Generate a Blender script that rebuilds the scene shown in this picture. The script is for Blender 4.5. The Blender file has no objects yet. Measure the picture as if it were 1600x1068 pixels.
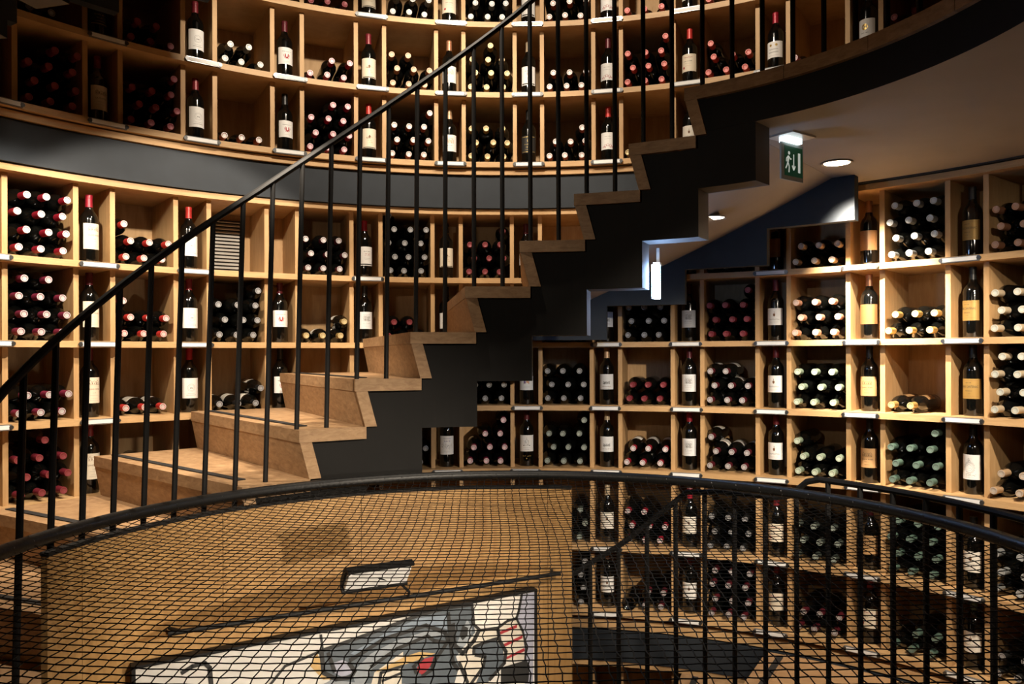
import bpy, math, random
from mathutils import Matrix, Vector

# ------------------------------------------------------------------ camera, world, light
SC = bpy.context.scene
COL = SC.collection
EYE = 1.42                       # camera height above this storey's floor (floor = z 0)
STOREY = 2.341
AX_D, AX_X = 1.749, 0.0083       # camera's place relative to the tower axis (axis = x 0, y 0)

cam_data = bpy.data.cameras.new('camera')
cam_data.sensor_width = 36.0
cam_data.lens = 1242.6 * 36.0 / 1600.0
cam_data.shift_y = 20.75 / 1600.0
cam_data.clip_start = 0.02
cam = bpy.data.objects.new('camera', cam_data)
COL.objects.link(cam)
cam.matrix_world = Matrix.Translation((-AX_X, -AX_D, EYE)) @ Matrix.Rotation(math.pi / 2, 4, 'X') @ Matrix.Rotation(-0.0036, 4, 'Z')
SC.camera = cam

SC.view_settings.view_transform = 'Standard'
SC.view_settings.look = 'None'
SC.view_settings.gamma = 1.0
SC.view_settings.exposure = 0.0
SC.view_settings.use_curve_mapping = False

world = bpy.data.worlds.new('room_ambience')
SC.world = world
world.use_nodes = True
world.node_tree.nodes['Background'].inputs[0].default_value = (1.0, 0.86, 0.70, 1)
world.node_tree.nodes['Background'].inputs[1].default_value = 0.012

def P(th, r, z):
    """point at bearing th (degrees, clockwise from straight ahead), radius r, height z relative to the eye"""
    t = math.radians(th)
    return Vector((r * math.sin(t), r * math.cos(t), z + EYE))

WARM = (1.0, 0.855, 0.675)
NEUTRAL = (1.0, 0.90, 0.76)
def spot(name, at, to, watts, cone, blend=0.5, col=WARM, size=0.030):
    l = bpy.data.lights.new(name, 'SPOT')
    l.energy = watts; l.spot_size = math.radians(cone); l.spot_blend = blend
    l.color = col; l.shadow_soft_size = size
    o = bpy.data.objects.new(name, l)
    COL.objects.link(o)
    a = P(*at); b = P(*to)
    o.location = a
    o.rotation_euler = (b - a).to_track_quat('-Z', 'Y').to_euler()
    return o

# recessed downlights: soffit of the flight above (left), ceiling (right), flight soffit (middle), lower storey; plus one added fill
LIGHTS = [
    # name, position (bearing, radius, height), aim, watts, cone, blend
    ('soffit_spot_beam', (-66, 1.75, 1.02), (-52, 2.28, -0.60), 85, 108, .3),
    ('well_spot_beam', (-46, 1.00, 1.15), (-40, 2.45, -0.10), 165, 68, .2),
    ('well_spot_beam', (-18, 1.00, 1.93), (-20, 2.50, 0.45), 150, 104, .55),
    ('well_spot_beam', (5, .95, 2.25), (10, 2.45, 1.30), 120, 95, .6),
    ('ceiling_or_fill_beam', (42, 1.94, 0.755), (42, 2.42, 0.25), 480, 60, .9),
    ('ceiling_or_fill_beam', (77, 1.70, 0.755), (40, 2.45, -0.70), 235, 66, .6),
    ('stair_spot_beam', (27.7, 1.79, 0.562), (18, 2.45, -0.9), 22, 70, .7),
    ('ceiling_or_fill_beam', (115, 1.70, 0.755), (66, 2.45, -0.6), 85, 80, .6),
    ('ceiling_or_fill_beam', (128, 1.70, 0.755), (12, 2.45, -0.75), 420, 34, .7),
    ('ceiling_or_fill_beam', (-150, 1.60, 0.745), (8, 1.20, 0.25), 30, 70, .8),  # added fill from behind the camera, brightens stair edges and fascia
    ('ceiling_or_fill_beam', (142, 1.55, 0.745), (-34, 1.16, -0.95), 350, 44, .9),
]
for nm, a, b, w, c, bl in LIGHTS:
    spot(nm, a, b, w, c, bl)
spot('picture_spot_beam', (122, 1.10, -0.92), (-34, 1.16, -1.02), 120, 58, 1.0, size=.05)

# ------------------------------------------------------------------ mesh helpers
class MB:
    def __init__(self):
        self.v = []; self.f = []; self.m = []
    def add(self, verts, faces, mat=0):
        b = len(self.v)
        self.v += [tuple(x) for x in verts]
        self.f += [tuple(i + b for i in f) for f in faces]
        self.m += [mat] * len(faces)
    def hexa(self, p, mat=0, mats=None):
        """eight corners: bottom 0-3, top 4-7 (same order)"""
        b = len(self.v)
        self.v += [tuple(x) for x in p]
        fs = [(3, 2, 1, 0), (4, 5, 6, 7), (0, 1, 5, 4), (1, 2, 6, 5), (2, 3, 7, 6), (3, 0, 4, 7)]
        for k, f in enumerate(fs):
            self.f.append(tuple(i + b for i in f)); self.m.append(mats[k] if mats else mat)
    def box(self, c, s, mat=0, M=None):
        cx, cy, cz = c; sx, sy, sz = (q / 2 for q in s)
        p = [Vector((cx + x * sx, cy + y * sy, cz + z * sz)) for z in (-1, 1) for x, y in ((-1, -1), (1, -1), (1, 1), (-1, 1))]
        if M is not None: p = [M @ q for q in p]
        self.hexa(p, mat)
    def sector(self, r0, r1, t0, t1, z0, z1, mat=0, inner=None, step=1.5):
        """curved board between two radii, bearings and heights"""
        n = max(1, int(math.ceil(abs(t1 - t0) / step)))
        b = len(self.v)
        for i in range(n + 1):
            t = t0 + (t1 - t0) * i / n
            self.v += [tuple(P(t, r0, z0)), tuple(P(t, r1, z0)), tuple(P(t, r1, z1)), tuple(P(t, r0, z1))]
        im = mat if inner is None else inner
        for i in range(n):
            a = b + 4 * i; c = a + 4
            for q, mm in (((a, a + 1, c + 1, c), mat), ((a + 1, a + 2, c + 2, c + 1), mat), ((a + 2, a + 3, c + 3, c + 2), mat), ((a + 3, a, c, c + 3), im)):
                self.f.append(q); self.m.append(mm)
        e = b + 4 * n
        self.f += [(b, b + 3, b + 2, b + 1), (e, e + 1, e + 2, e + 3)]; self.m += [mat, mat]
    def tube(self, pts, r, seg=8, closed=False, mat=0, caps=True):
        pts = [Vector(p) for p in pts]
        n = len(pts); b = len(self.v)
        for i, p in enumerate(pts):
            if closed: d = pts[(i + 1) % n] - pts[i - 1]
            else: d = pts[min(i + 1, n - 1)] - pts[max(i - 1, 0)]
            d.normalize()
            up = Vector((0, 0, 1)) if abs(d.z) < .95 else Vector((1, 0, 0))
            x = d.cross(up).normalized(); y = x.cross(d)
            for k in range(seg):
                a = 2 * math.pi * k / seg
                self.v.append(tuple(p + x * (r * math.cos(a)) + y * (r * math.sin(a))))
        for i in range(n if closed else n - 1):
            j = (i + 1) % n
            for k in range(seg):
                l = (k + 1) % seg
                self.f.append((b + i * seg + k, b + i * seg + l, b + j * seg + l, b + j * seg + k)); self.m.append(mat)
        if caps and not closed:
            self.f.append(tuple(b + k for k in range(seg))); self.m.append(mat)
            self.f.append(tuple(b + (n - 1) * seg + k for k in reversed(range(seg)))); self.m.append(mat)
    def lathe(self, prof, seg=20, mat=0, mats=None):
        b = len(self.v); n = len(prof)
        for r, z in prof:
            for k in range(seg):
                a = 2 * math.pi * k / seg
                self.v.append((r * math.cos(a), r * math.sin(a), z))
        for i in range(n - 1):
            for k in range(seg):
                l = (k + 1) % seg
                self.f.append((b + i * seg + k, b + i * seg + l, b + (i + 1) * seg + l, b + (i + 1) * seg + k))
                self.m.append(mats[i] if mats else mat)
        self.f.append(tuple(b + k for k in reversed(range(seg)))); self.m.append(mats[0] if mats else mat)
        self.f.append(tuple(b + (n - 1) * seg + k for k in range(seg))); self.m.append(mats[-1] if mats else mat)
    def mesh(self, name, mats, smooth=False):
        me = bpy.data.meshes.new(name)
        me.from_pydata(self.v, [], self.f)
        for m in (mats if isinstance(mats, (list, tuple)) else [mats]): me.materials.append(m)
        me.polygons.foreach_set('material_index', self.m)
        if smooth:
            me.polygons.foreach_set('use_smooth', [True] * len(self.f))
        me.update()
        if smooth:
            try: me.set_sharp_from_angle(angle=math.radians(40))
            except Exception: pass
        return me
    def build(self, name, mats, parent=None, smooth=False):
        return link(name, self.mesh(name, mats, smooth), parent)

def link(name, data, parent=None):
    o = bpy.data.objects.new(name, data)
    COL.objects.link(o)
    if parent is not None:
        o.parent = parent
        o.matrix_parent_inverse = Matrix.Identity(4)
        if data is not None and parent.location.length > 0 and parent.type == 'EMPTY' and parent.get('world_parts'):
            o.location = -parent.location
    return o
def tag(o, label, cat, group=None, kind=None):
    o['label'] = label; o['category'] = cat
    if group: o['group'] = group
    if kind: o['kind'] = kind
    return o
def thing(name, label, cat, loc=(0, 0, 0), group=None):
    o = bpy.data.objects.new(name, None)
    o.empty_display_size = .1
    o.location = loc
    COL.objects.link(o)
    o['world_parts'] = 1         # its parts are built in room coordinates
    return tag(o, label, cat, group)
def struct(o):
    o['kind'] = 'structure'
    return o

# ------------------------------------------------------------------ materials
def new_mat(name):
    m = bpy.data.materials.new(name); m.use_nodes = True
    nt = m.node_tree
    return m, nt, nt.nodes['Principled BSDF']
def plain(name, col, rough=.5, metal=0.0, spec=.5, var=0.0, scale=30.0, bump=0.0):
    m, nt, b = new_mat(name)
    b.inputs['Roughness'].default_value = rough
    b.inputs['Metallic'].default_value = metal
    b.inputs['Specular IOR Level'].default_value = spec
    b.inputs['Base Color'].default_value = (*col, 1)
    tc = nt.nodes.new('ShaderNodeTexCoord')
    nz = nt.nodes.new('ShaderNodeTexNoise'); nz.inputs['Scale'].default_value = scale; nz.inputs['Detail'].default_value = 4
    nt.links.new(tc.outputs['Object'], nz.inputs['Vector'])
    if var:
        mx = nt.nodes.new('ShaderNodeMix'); mx.data_type = 'RGBA'
        mx.inputs[6].default_value = (*[c * (1 - var) for c in col], 1)
        mx.inputs[7].default_value = (*[min(1, c * (1 + var)) for c in col], 1)
        nt.links.new(nz.outputs['Fac'], mx.inputs[0])
        nt.links.new(mx.outputs[2], b.inputs['Base Color'])
    if bump:
        bp = nt.nodes.new('ShaderNodeBump'); bp.inputs['Strength'].default_value = bump; bp.inputs['Distance'].default_value = .004
        nt.links.new(nz.outputs['Fac'], bp.inputs['Height']); nt.links.new(bp.outputs[0], b.inputs['Normal'])
    return m
def oak(name, dark, light, stretch, rough=.5, scale=1.0):
    m, nt, b = new_mat(name)
    tc = nt.nodes.new('ShaderNodeTexCoord')
    mp = nt.nodes.new('ShaderNodeMapping'); mp.inputs['Scale'].default_value = stretch
    nz = nt.nodes.new('ShaderNodeTexNoise'); nz.inputs['Scale'].default_value = 9 * scale; nz.inputs['Detail'].default_value = 6; nz.inputs['Roughness'].default_value = .62; nz.inputs['Distortion'].default_value = .6
    n2 = nt.nodes.new('ShaderNodeTexNoise'); n2.inputs['Scale'].default_value = 2.2; n2.inputs['Detail'].default_value = 2
    rp = nt.nodes.new('ShaderNodeValToRGB')
    rp.color_ramp.elements[0].position = .30; rp.color_ramp.elements[0].color = (*dark, 1)
    rp.color_ramp.elements[1].position = .68; rp.color_ramp.elements[1].color = (*light, 1)
    mx = nt.nodes.new('ShaderNodeMix'); mx.data_type = 'RGBA'; mx.blend_type = 'MULTIPLY'; mx.inputs[0].default_value = .35
    hs = nt.nodes.new('ShaderNodeValToRGB')
    hs.color_ramp.elements[0].position = .35; hs.color_ramp.elements[0].color = (.62, .56, .50, 1)
    hs.color_ramp.elements[1].position = .65; hs.color_ramp.elements[1].color = (1, 1, 1, 1)
    L = nt.links.new
    L(tc.outputs['Object'], mp.inputs['Vector']); L(mp.outputs[0], nz.inputs['Vector']); L(tc.outputs['Object'], n2.inputs['Vector'])
    L(nz.outputs['Fac'], rp.inputs[0]); L(n2.outputs['Fac'], hs.inputs[0])
    L(rp.outputs[0], mx.inputs[6]); L(hs.outputs[0], mx.inputs[7]); L(mx.outputs[2], b.inputs['Base Color'])
    bp = nt.nodes.new('ShaderNodeBump'); bp.inputs['Strength'].default_value = .12; bp.inputs['Distance'].default_value = .002
    L(nz.outputs['Fac'], bp.inputs['Height']); L(bp.outputs[0], b.inputs['Normal'])
    b.inputs['Roughness'].default_value = rough
    b.inputs['Specular IOR Level'].default_value = .35
    return m
def glow(name, col, strength):
    m, nt, b = new_mat(name)
    b.inputs['Base Color'].default_value = (*col, 1)
    b.inputs['Emission Color'].default_value = (*col, 1)
    b.inputs['Emission Strength'].default_value = strength
    return m

M_RACK = oak('rack_oak', (.44, .265, .115), (.56, .36, .175), (5, 5, .8), .55)
M_RACK_H = oak('rack_oak_shelf', (.46, .28, .125), (.58, .375, .185), (1.2, 1.2, 9), .5)
M_STEP = oak('stair_oak', (.28, .160, .078), (.47, .300, .160), (2.2, 2.2, 6), .55, 1.2)
M_FLOOR = oak('floor_oak', (.36, .21, .10), (.50, .31, .16), (1.0, 5, 4), .5)
M_WALLWOOD = oak('panel_oak', (.40, .22, .075), (.52, .31, .12), (6, 6, .6), .55)
M_SLATE = plain('slate_paint', (.0150, .0200, .0270), .66, spec=.35, var=.25, scale=14, bump=.08)
M_TAUPE = plain('taupe_ceiling_paint', (.225, .195, .168), .75, var=.12, scale=6, bump=.06)
M_BLACK = plain('black_stringer_paint', (.0125, .0118, .0112), .72, spec=.2, var=.2, scale=8)
M_RETURN = plain('stringer_edge_paint', (.085, .076, .068), .7)
M_STEEL = plain('black_steel', (.010, .0095, .0095), .6, 0.0, .25, var=.25, scale=60)
M_RING = plain('black_rubber_tube', (.006, .006, .006), .45, 0, var=.4, scale=120, bump=.2)
M_NET = plain('black_net_cord', (.005, .0045, .004), .8, spec=.2)
M_STRIP = plain('anti_slip_black', (.015, .014, .014), .85, bump=.3, scale=400)
M_GLASS = plain('dark_bottle_glass', (.0018, .002, .0018), .11, spec=.8)
M_PLASTIC = plain('clear_grey_plastic', (.16, .16, .16), .2)
M_CARD = plain('white_price_card', (.74, .74, .73), .6)
M_GRILLE = plain('vent_slat_paint', (.62, .60, .56), .5)
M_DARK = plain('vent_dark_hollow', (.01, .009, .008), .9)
M_SCREW = plain('dull_metal', (.10, .10, .10), .35, .8)

# ------------------------------------------------------------------ tower shell, floors and ceilings (structure)
b = MB(); b.sector(2.83, 2.93, 0, 360, -3.8, 4.0, step=4)
struct(b.build('wall_back', [M_RACK]))
b = MB(); b.sector(2.388, 2.83, 0, 360, .764, .930, step=3)
struct(b.build('trim_1', [M_SLATE], smooth=True))
b = MB(); b.sector(2.400, 2.83, 0, 360, .764 - STOREY, .930 - STOREY - .012, step=3)
struct(b.build('trim_2', [M_SLATE], smooth=True))

TH0, DTH, RISE, Z0 = 30.4, 9.80, .1672, .921
R_IN = 1.185
LAND0, LAND1 = TH0 + 2.2, TH0 - 14 * DTH + 360
b = MB(); b.sector(R_IN, 2.387, LAND0, LAND1, .769, Z0 - .032, mat=0, inner=1, step=3)
ceil_o = struct(b.build('ceiling', [M_TAUPE, M_BLACK], smooth=True))
def landing(name, zo):
    b = MB(); b.sector(R_IN - .012, 2.387, LAND0 - .2, LAND1, Z0 - .032 + zo, Z0 + zo, step=3)
    return struct(b.build(name, [M_FLOOR], smooth=True))
floor_up = landing('floor_upper', 0)
floor_o = landing('floor', -STOREY)
# edge board of the upper floor: separate curved lengths butted together
for k in range(9):
    t = LAND0 + 1.0 + k * 14
    b = MB(); b.sector(R_IN - .018, R_IN + .03, t, t + 13.9, Z0 - .042, Z0 + .002, step=2)
    b.build('edge_board', [M_STEP], floor_up, True)
    b = MB(); b.sector(R_IN - .018, R_IN + .03, t, t + 13.9, Z0 - .042 - STOREY, Z0 + .002 - STOREY, step=2)
    b.build('edge_board', [M_STEP], floor_o, True)
b = MB(); b.sector(R_IN, 2.387, LAND0, LAND1, .769 - STOREY, Z0 - .034 - STOREY, mat=0, inner=1, step=3)
struct(b.build('ceiling_lower', [M_TAUPE, M_BLACK], smooth=True))
b = MB(); b.sector(.02, 2.83, 0, 360, -3.85, -3.8, step=6)
struct(b.build('floor_lower', [M_FLOOR]))
b = MB(); b.sector(.02, 2.93, 0, 360, 4.0, 4.1, step=6)
struct(b.build('ceiling_upper', [M_TAUPE]))

# ------------------------------------------------------------------ spiral staircase flights
def flight(zo, n_from, n_to, label, end_block=True):
    root = thing('spiral_stair_flight', label, 'staircase', tuple(P(TH0 - 7 * DTH, 1.8, Z0 - 14 * RISE + zo)))
    RO = 2.375
    def pt(n, s, r, z):          # s = metres along the tread behind the nosing of step n
        return P(TH0 - n * DTH + math.degrees(s / r), r, z + zo)
    def lean(r): return .036 if r < 1.6 else .027
    for n in range(n_from, n_to + 1):
        zt = Z0 - n * RISE
        r0, r1 = 1.170, RO
        # tread board
        if n >= 1:
            b = MB()
            K = 5
            v = []
            for z in (zt - .042, zt):
                for k in range(K + 1):
                    r = r0 + (r1 - r0) * k / K
                    v.append(pt(n, 0, r, z))
                for k in range(K + 1):
                    r = r1 + (r0 - r1) * k / K
                    v.append(pt(n - 1, lean(r) + .004, r, z))
            N = 2 * (K + 1)
            f = [tuple(reversed(range(N))), tuple(range(N, 2 * N))] + [(i, (i + 1) % N, N + (i + 1) % N, N + i) for i in range(N)]
            b.add(v, f)
            tr = b.build('tread', [M_STEP], root)
        else:
            b = MB()
            v = [pt(0, 0, r0, zt - .042), pt(0, 0, r1, zt - .042), pt(0, .10, r1, zt - .042), pt(0, .075, r0, zt - .042),
                 pt(0, 0, r0, zt + .002), pt(0, 0, r1, zt + .002), pt(0, .10, r1, zt + .002), pt(0, .075, r0, zt + .002)]
            b.hexa(v); tr = b.build('tread', [M_STEP], root)
        # black anti-slip strip near the nosing
        b = MB()
        v = [pt(n, .055, 1.30, zt + .001), pt(n, .055, 2.34, zt + .001), pt(n, .085, 2.34, zt + .001), pt(n, .085, 1.30, zt + .001)]
        b.hexa(v + [q + Vector((0, 0, .003)) for q in v]); b.build('anti_slip_strip', [M_STRIP], tr)
        # riser board below the nosing, leaning back towards its foot
        if n <= 13:
            b = MB(); zb = zt - RISE
            v = [pt(n, lean(r0), r0, zb), pt(n, lean(r1), r1, zb), pt(n, lean(r1) + .042, r1, zb), pt(n, lean(r0) + .042, r0, zb),
                 pt(n, .003, r0, zt - .0425), pt(n, .003, r1, zt - .0425), pt(n, .045, r1, zt - .0425), pt(n, .045, r0, zt - .0425)]
            b.hexa(v); b.build('riser', [M_STEP], root)
    # black inner stringer (zig-zag above and below) and slate outer stringer, a smooth soffit winding up between them
    for nm, ra, rb, drop, m_in, m_rest in (('inner_stringer', R_IN, 1.290, .347, M_BLACK, M_RETURN), ('outer_stringer', 2.215, 2.265, .345, M_SLATE, M_SLATE)):
        b = MB()
        for n in range(max(n_from, 0 if end_block else 1), n_to + 1):
            zt = Z0 - n * RISE
            ta, tb = TH0 - n * DTH + 2.15, TH0 - (n - 1) * DTH + 2.15
            top = zt - .042 if n >= 1 else .7685
            if ra > 2: ta -= 1.0; tb -= 1.0
            b.sector(ra, rb, ta, tb, zt - drop + zo, top + zo, mat=1, inner=0, step=2.5)
        b.build(nm, [m_in, m_rest], root)
    b = MB()
    t0, t1 = TH0 - n_to * DTH + 2.0, TH0 - (n_from - 1) * DTH + (2.0 if n_from else -1.3)
    K = int((t1 - t0) / 1.5) + 1
    for k in range(K + 1):
        t = t0 + (t1 - t0) * k / K
        z = Z0 - (TH0 - t) / DTH * RISE - .298 + zo
        zu = min(z + .036, (.769 if n_from == 0 else 9) + zo)
        b.v += [tuple(P(t, 1.2902, min(z, zu - .001))), tuple(P(t, 2.2148, min(z, zu - .001))), tuple(P(t, 2.2148, zu)), tuple(P(t, 1.2902, zu))]
    for k in range(K):
        for q in range(4):
            b.f.append((4 * k + q, 4 * k + (q + 1) % 4, 4 * k + 4 + (q + 1) % 4, 4 * k + 4 + q)); b.m.append(0)
    b.f += [(0, 3, 2, 1), (4 * K, 4 * K + 1, 4 * K + 2, 4 * K + 3)]; b.m += [0, 0]
    b.build('soffit', [M_TAUPE], root, True)
    return root
stair = flight(0, 0, 13, 'oak spiral stair with black zigzag stringer climbing from left to upper right')
flight(STOREY, 5, 13, 'dark underside of the next stair flight at the top left corner', False)
flight(-STOREY, 0, 9, 'oak stair flight going down at the bottom right under the net')

# ------------------------------------------------------------------ wine racks
def rack(name, label, th0, dth, w, n0, n1, RF, zs, zbase, skip_back=False, top_board=None):
    """curved rack: shelves (centre heights zs, bottom to top), dividers, back board"""
    root = thing(name, label, 'wine rack', (0, 0, zbase + EYE))
    RD, RB = RF + .050, 2.815
    ta, tb = th0 + (n0 - .6) * dth, th0 + (n1 + .6) * dth
    for z in zs:
        b = MB(); b.sector(RF, RB, ta, tb, z - .0135, z + .0135, step=1.2)
        b.build('shelf', [M_RACK_H], root, True)
    b = MB(); b.sector(RB - .012, RB, ta, tb, zs[0], zs[-1], step=1.2)
    b.build('back_board', [M_RACK], root, True)
    for k in range(len(zs) - 1):
        za, zb = zs[k] + .0135, zs[k + 1] - .0135
        b = MB()
        b.box((0, (RD + RB - .012) / 2, (za + zb) / 2 + EYE), (.021, RB - .012 - RD, zb - za - .0005))
        me = b.mesh('divider', [M_RACK])
        for n in range(n0, n1 + 1):
            for s in (-1, 1):
                o = link('divider', me, root)
                o.rotation_euler.z = -math.radians(th0 + n * dth + s * w)
    return root

MID = dict(th0=-47.19, dth=9.752, w=1.730, RF=2.405)
UPP = dict(th0=-46.80, dth=9.752, w=1.696, RF=2.350)
MID_Z = [-1.337, -1.000, -.603, -.275, .053, .390, .747]        # bottom to top
UPP_Z = [.982, 1.341, 1.703, 2.07]
rack_mid = rack('wine_rack', 'curved oak wine rack of six shelves around the tower behind the stair', n0=-3, n1=14, zs=MID_Z, zbase=-1.36, **MID)
rack_upp = rack('wine_rack', 'curved oak wine rack of the upper storey above the dark band', n0=-3, n1=13, zs=UPP_Z, zbase=.97, **UPP)
rack_low = rack('wine_rack', 'oak wine rack of the lower storey seen under the dark band at bottom centre', n0=2, n1=9, zs=[-1.95, -1.59], zbase=-1.96, **MID)
b = MB(); b.sector(2.372, 2.83, -85, 95, .934, .961, step=1.2); b.build('cornice', [M_RACK_H], rack_upp, True)
b = MB(); b.sector(2.412, 2.83, -20, 95, -1.415, -1.375, step=1.2); b.build('plinth', [M_RACK_H], rack_mid, True)

# price rails clipped to the shelf fronts below the display bottles
b = MB()
b.box((0, 0, 0), (.150, .010, .023)); me_holder = b.mesh('price_rail', [M_PLASTIC])
b = MB(); b.box((0, -.0058, 0), (.132, .0015, .016)); me_card = b.mesh('price_card', [M_CARD])
b = MB(); b.lathe([(.0085, -.004), (.0085, .004)], 10); me_screw = b.mesh('end_cap', [M_SCREW])
def price_rail(root, cfg, n, z):
    t = cfg['th0'] + n * cfg['dth'] + random.uniform(-.15, .15)
    h = link('price_rail', me_holder, root)
    loc = P(t, cfg['RF'] - .0055, z)
    h.matrix_basis = Matrix.Translation(loc - root.location) @ Matrix.Rotation(-math.radians(t), 4, 'Z')
    link('price_card', me_card, h)
    for s in (-1, 1):
        c = link('end_cap', me_screw, h)
        c.matrix_basis = Matrix.Translation((s * .0735, -.004, 0)) @ Matrix.Rotation(math.pi / 2, 4, 'X')
random.seed(3)
for z, ns in ((.390, (-1, 0, 1, 3, 8, 9, 10)), (.053, (-1, 0, 1, 6, 7, 8, 9, 10)), (-.275, (-1, 0, 5, 6, 7, 8, 9, 10)), (-.603, (3, 4, 5, 6, 7, 8, 9, 10)), (-1.000, (6, 7, 8, 9, 10)), (-1.337, (6, 7, 8, 9, 10))):
    for n in ns: price_rail(rack_mid, MID, n, z)
for z, ns in ((.982, (-1, 0, 1, 2, 3, 4, 5, 6, 7)), (1.341, (0, 1, 2, 3, 4, 5, 6, 7, 8)), (1.703, (3, 4, 5, 6, 7))):
    for n in ns: price_rail(rack_upp, UPP, n, z)

# ------------------------------------------------------------------ bottles
def foil(name, col, metal=.25, rough=.38): return plain('foil_' + name, col, rough, metal)
CAPS = {  # words, side colour, top colour (paler, glare painted in), metallic
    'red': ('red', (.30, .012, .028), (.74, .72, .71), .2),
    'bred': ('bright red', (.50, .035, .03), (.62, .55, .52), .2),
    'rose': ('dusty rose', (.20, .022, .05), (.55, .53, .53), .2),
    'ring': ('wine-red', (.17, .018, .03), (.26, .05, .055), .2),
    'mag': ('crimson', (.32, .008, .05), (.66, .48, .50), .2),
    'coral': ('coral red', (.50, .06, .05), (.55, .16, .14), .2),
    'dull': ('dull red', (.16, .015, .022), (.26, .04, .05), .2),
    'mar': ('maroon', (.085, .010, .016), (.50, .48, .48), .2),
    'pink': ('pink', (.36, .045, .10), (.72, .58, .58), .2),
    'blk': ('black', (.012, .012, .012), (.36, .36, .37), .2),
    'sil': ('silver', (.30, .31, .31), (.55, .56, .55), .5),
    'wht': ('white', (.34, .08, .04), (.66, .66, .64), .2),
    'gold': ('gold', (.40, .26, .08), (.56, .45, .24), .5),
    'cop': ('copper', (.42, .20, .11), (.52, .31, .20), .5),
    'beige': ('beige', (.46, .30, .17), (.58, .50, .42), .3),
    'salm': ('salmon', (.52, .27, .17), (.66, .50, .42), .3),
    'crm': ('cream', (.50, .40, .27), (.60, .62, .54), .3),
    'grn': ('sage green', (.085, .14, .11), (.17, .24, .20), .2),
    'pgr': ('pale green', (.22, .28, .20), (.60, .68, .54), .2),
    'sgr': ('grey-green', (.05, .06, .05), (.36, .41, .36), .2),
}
SEG = 18
GP = [(.0275, .004), (.0355, .0), (.0375, .006), (.0378, .06), (.0378, .188), (.0362, .200), (.031, .2125), (.0225, .2235), (.0172, .233), (.0152, .245)]
CP = [(.0155, .232), (.0150, .250), (.0142, .283), (.0152, .2835), (.0153, .294), (.0142, .2985), (.0108, .2990), (.0088, .2978), (.0045, .2978)]
b = MB(); b.lathe([(.012, .022)] + GP, SEG); ME_GLASS = b.mesh('wine_bottle', [M_GLASS], True)
ME_CAP = {}; MAT_CAP = {}
for k, (wd, side, top, mt) in CAPS.items():
    MAT_CAP[k] = (foil(k, side, mt), foil(k + '_disc_glare', tuple(c * .82 for c in top), .15, .45))  # disc foil is paler than the side: glare put into its colour
    b = MB(); b.lathe(CP, SEG, mats=[0, 0, 0, 0, 0, 1, 0, 1]); ME_CAP[k] = b.mesh('capsule', list(MAT_CAP[k]), True)

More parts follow.
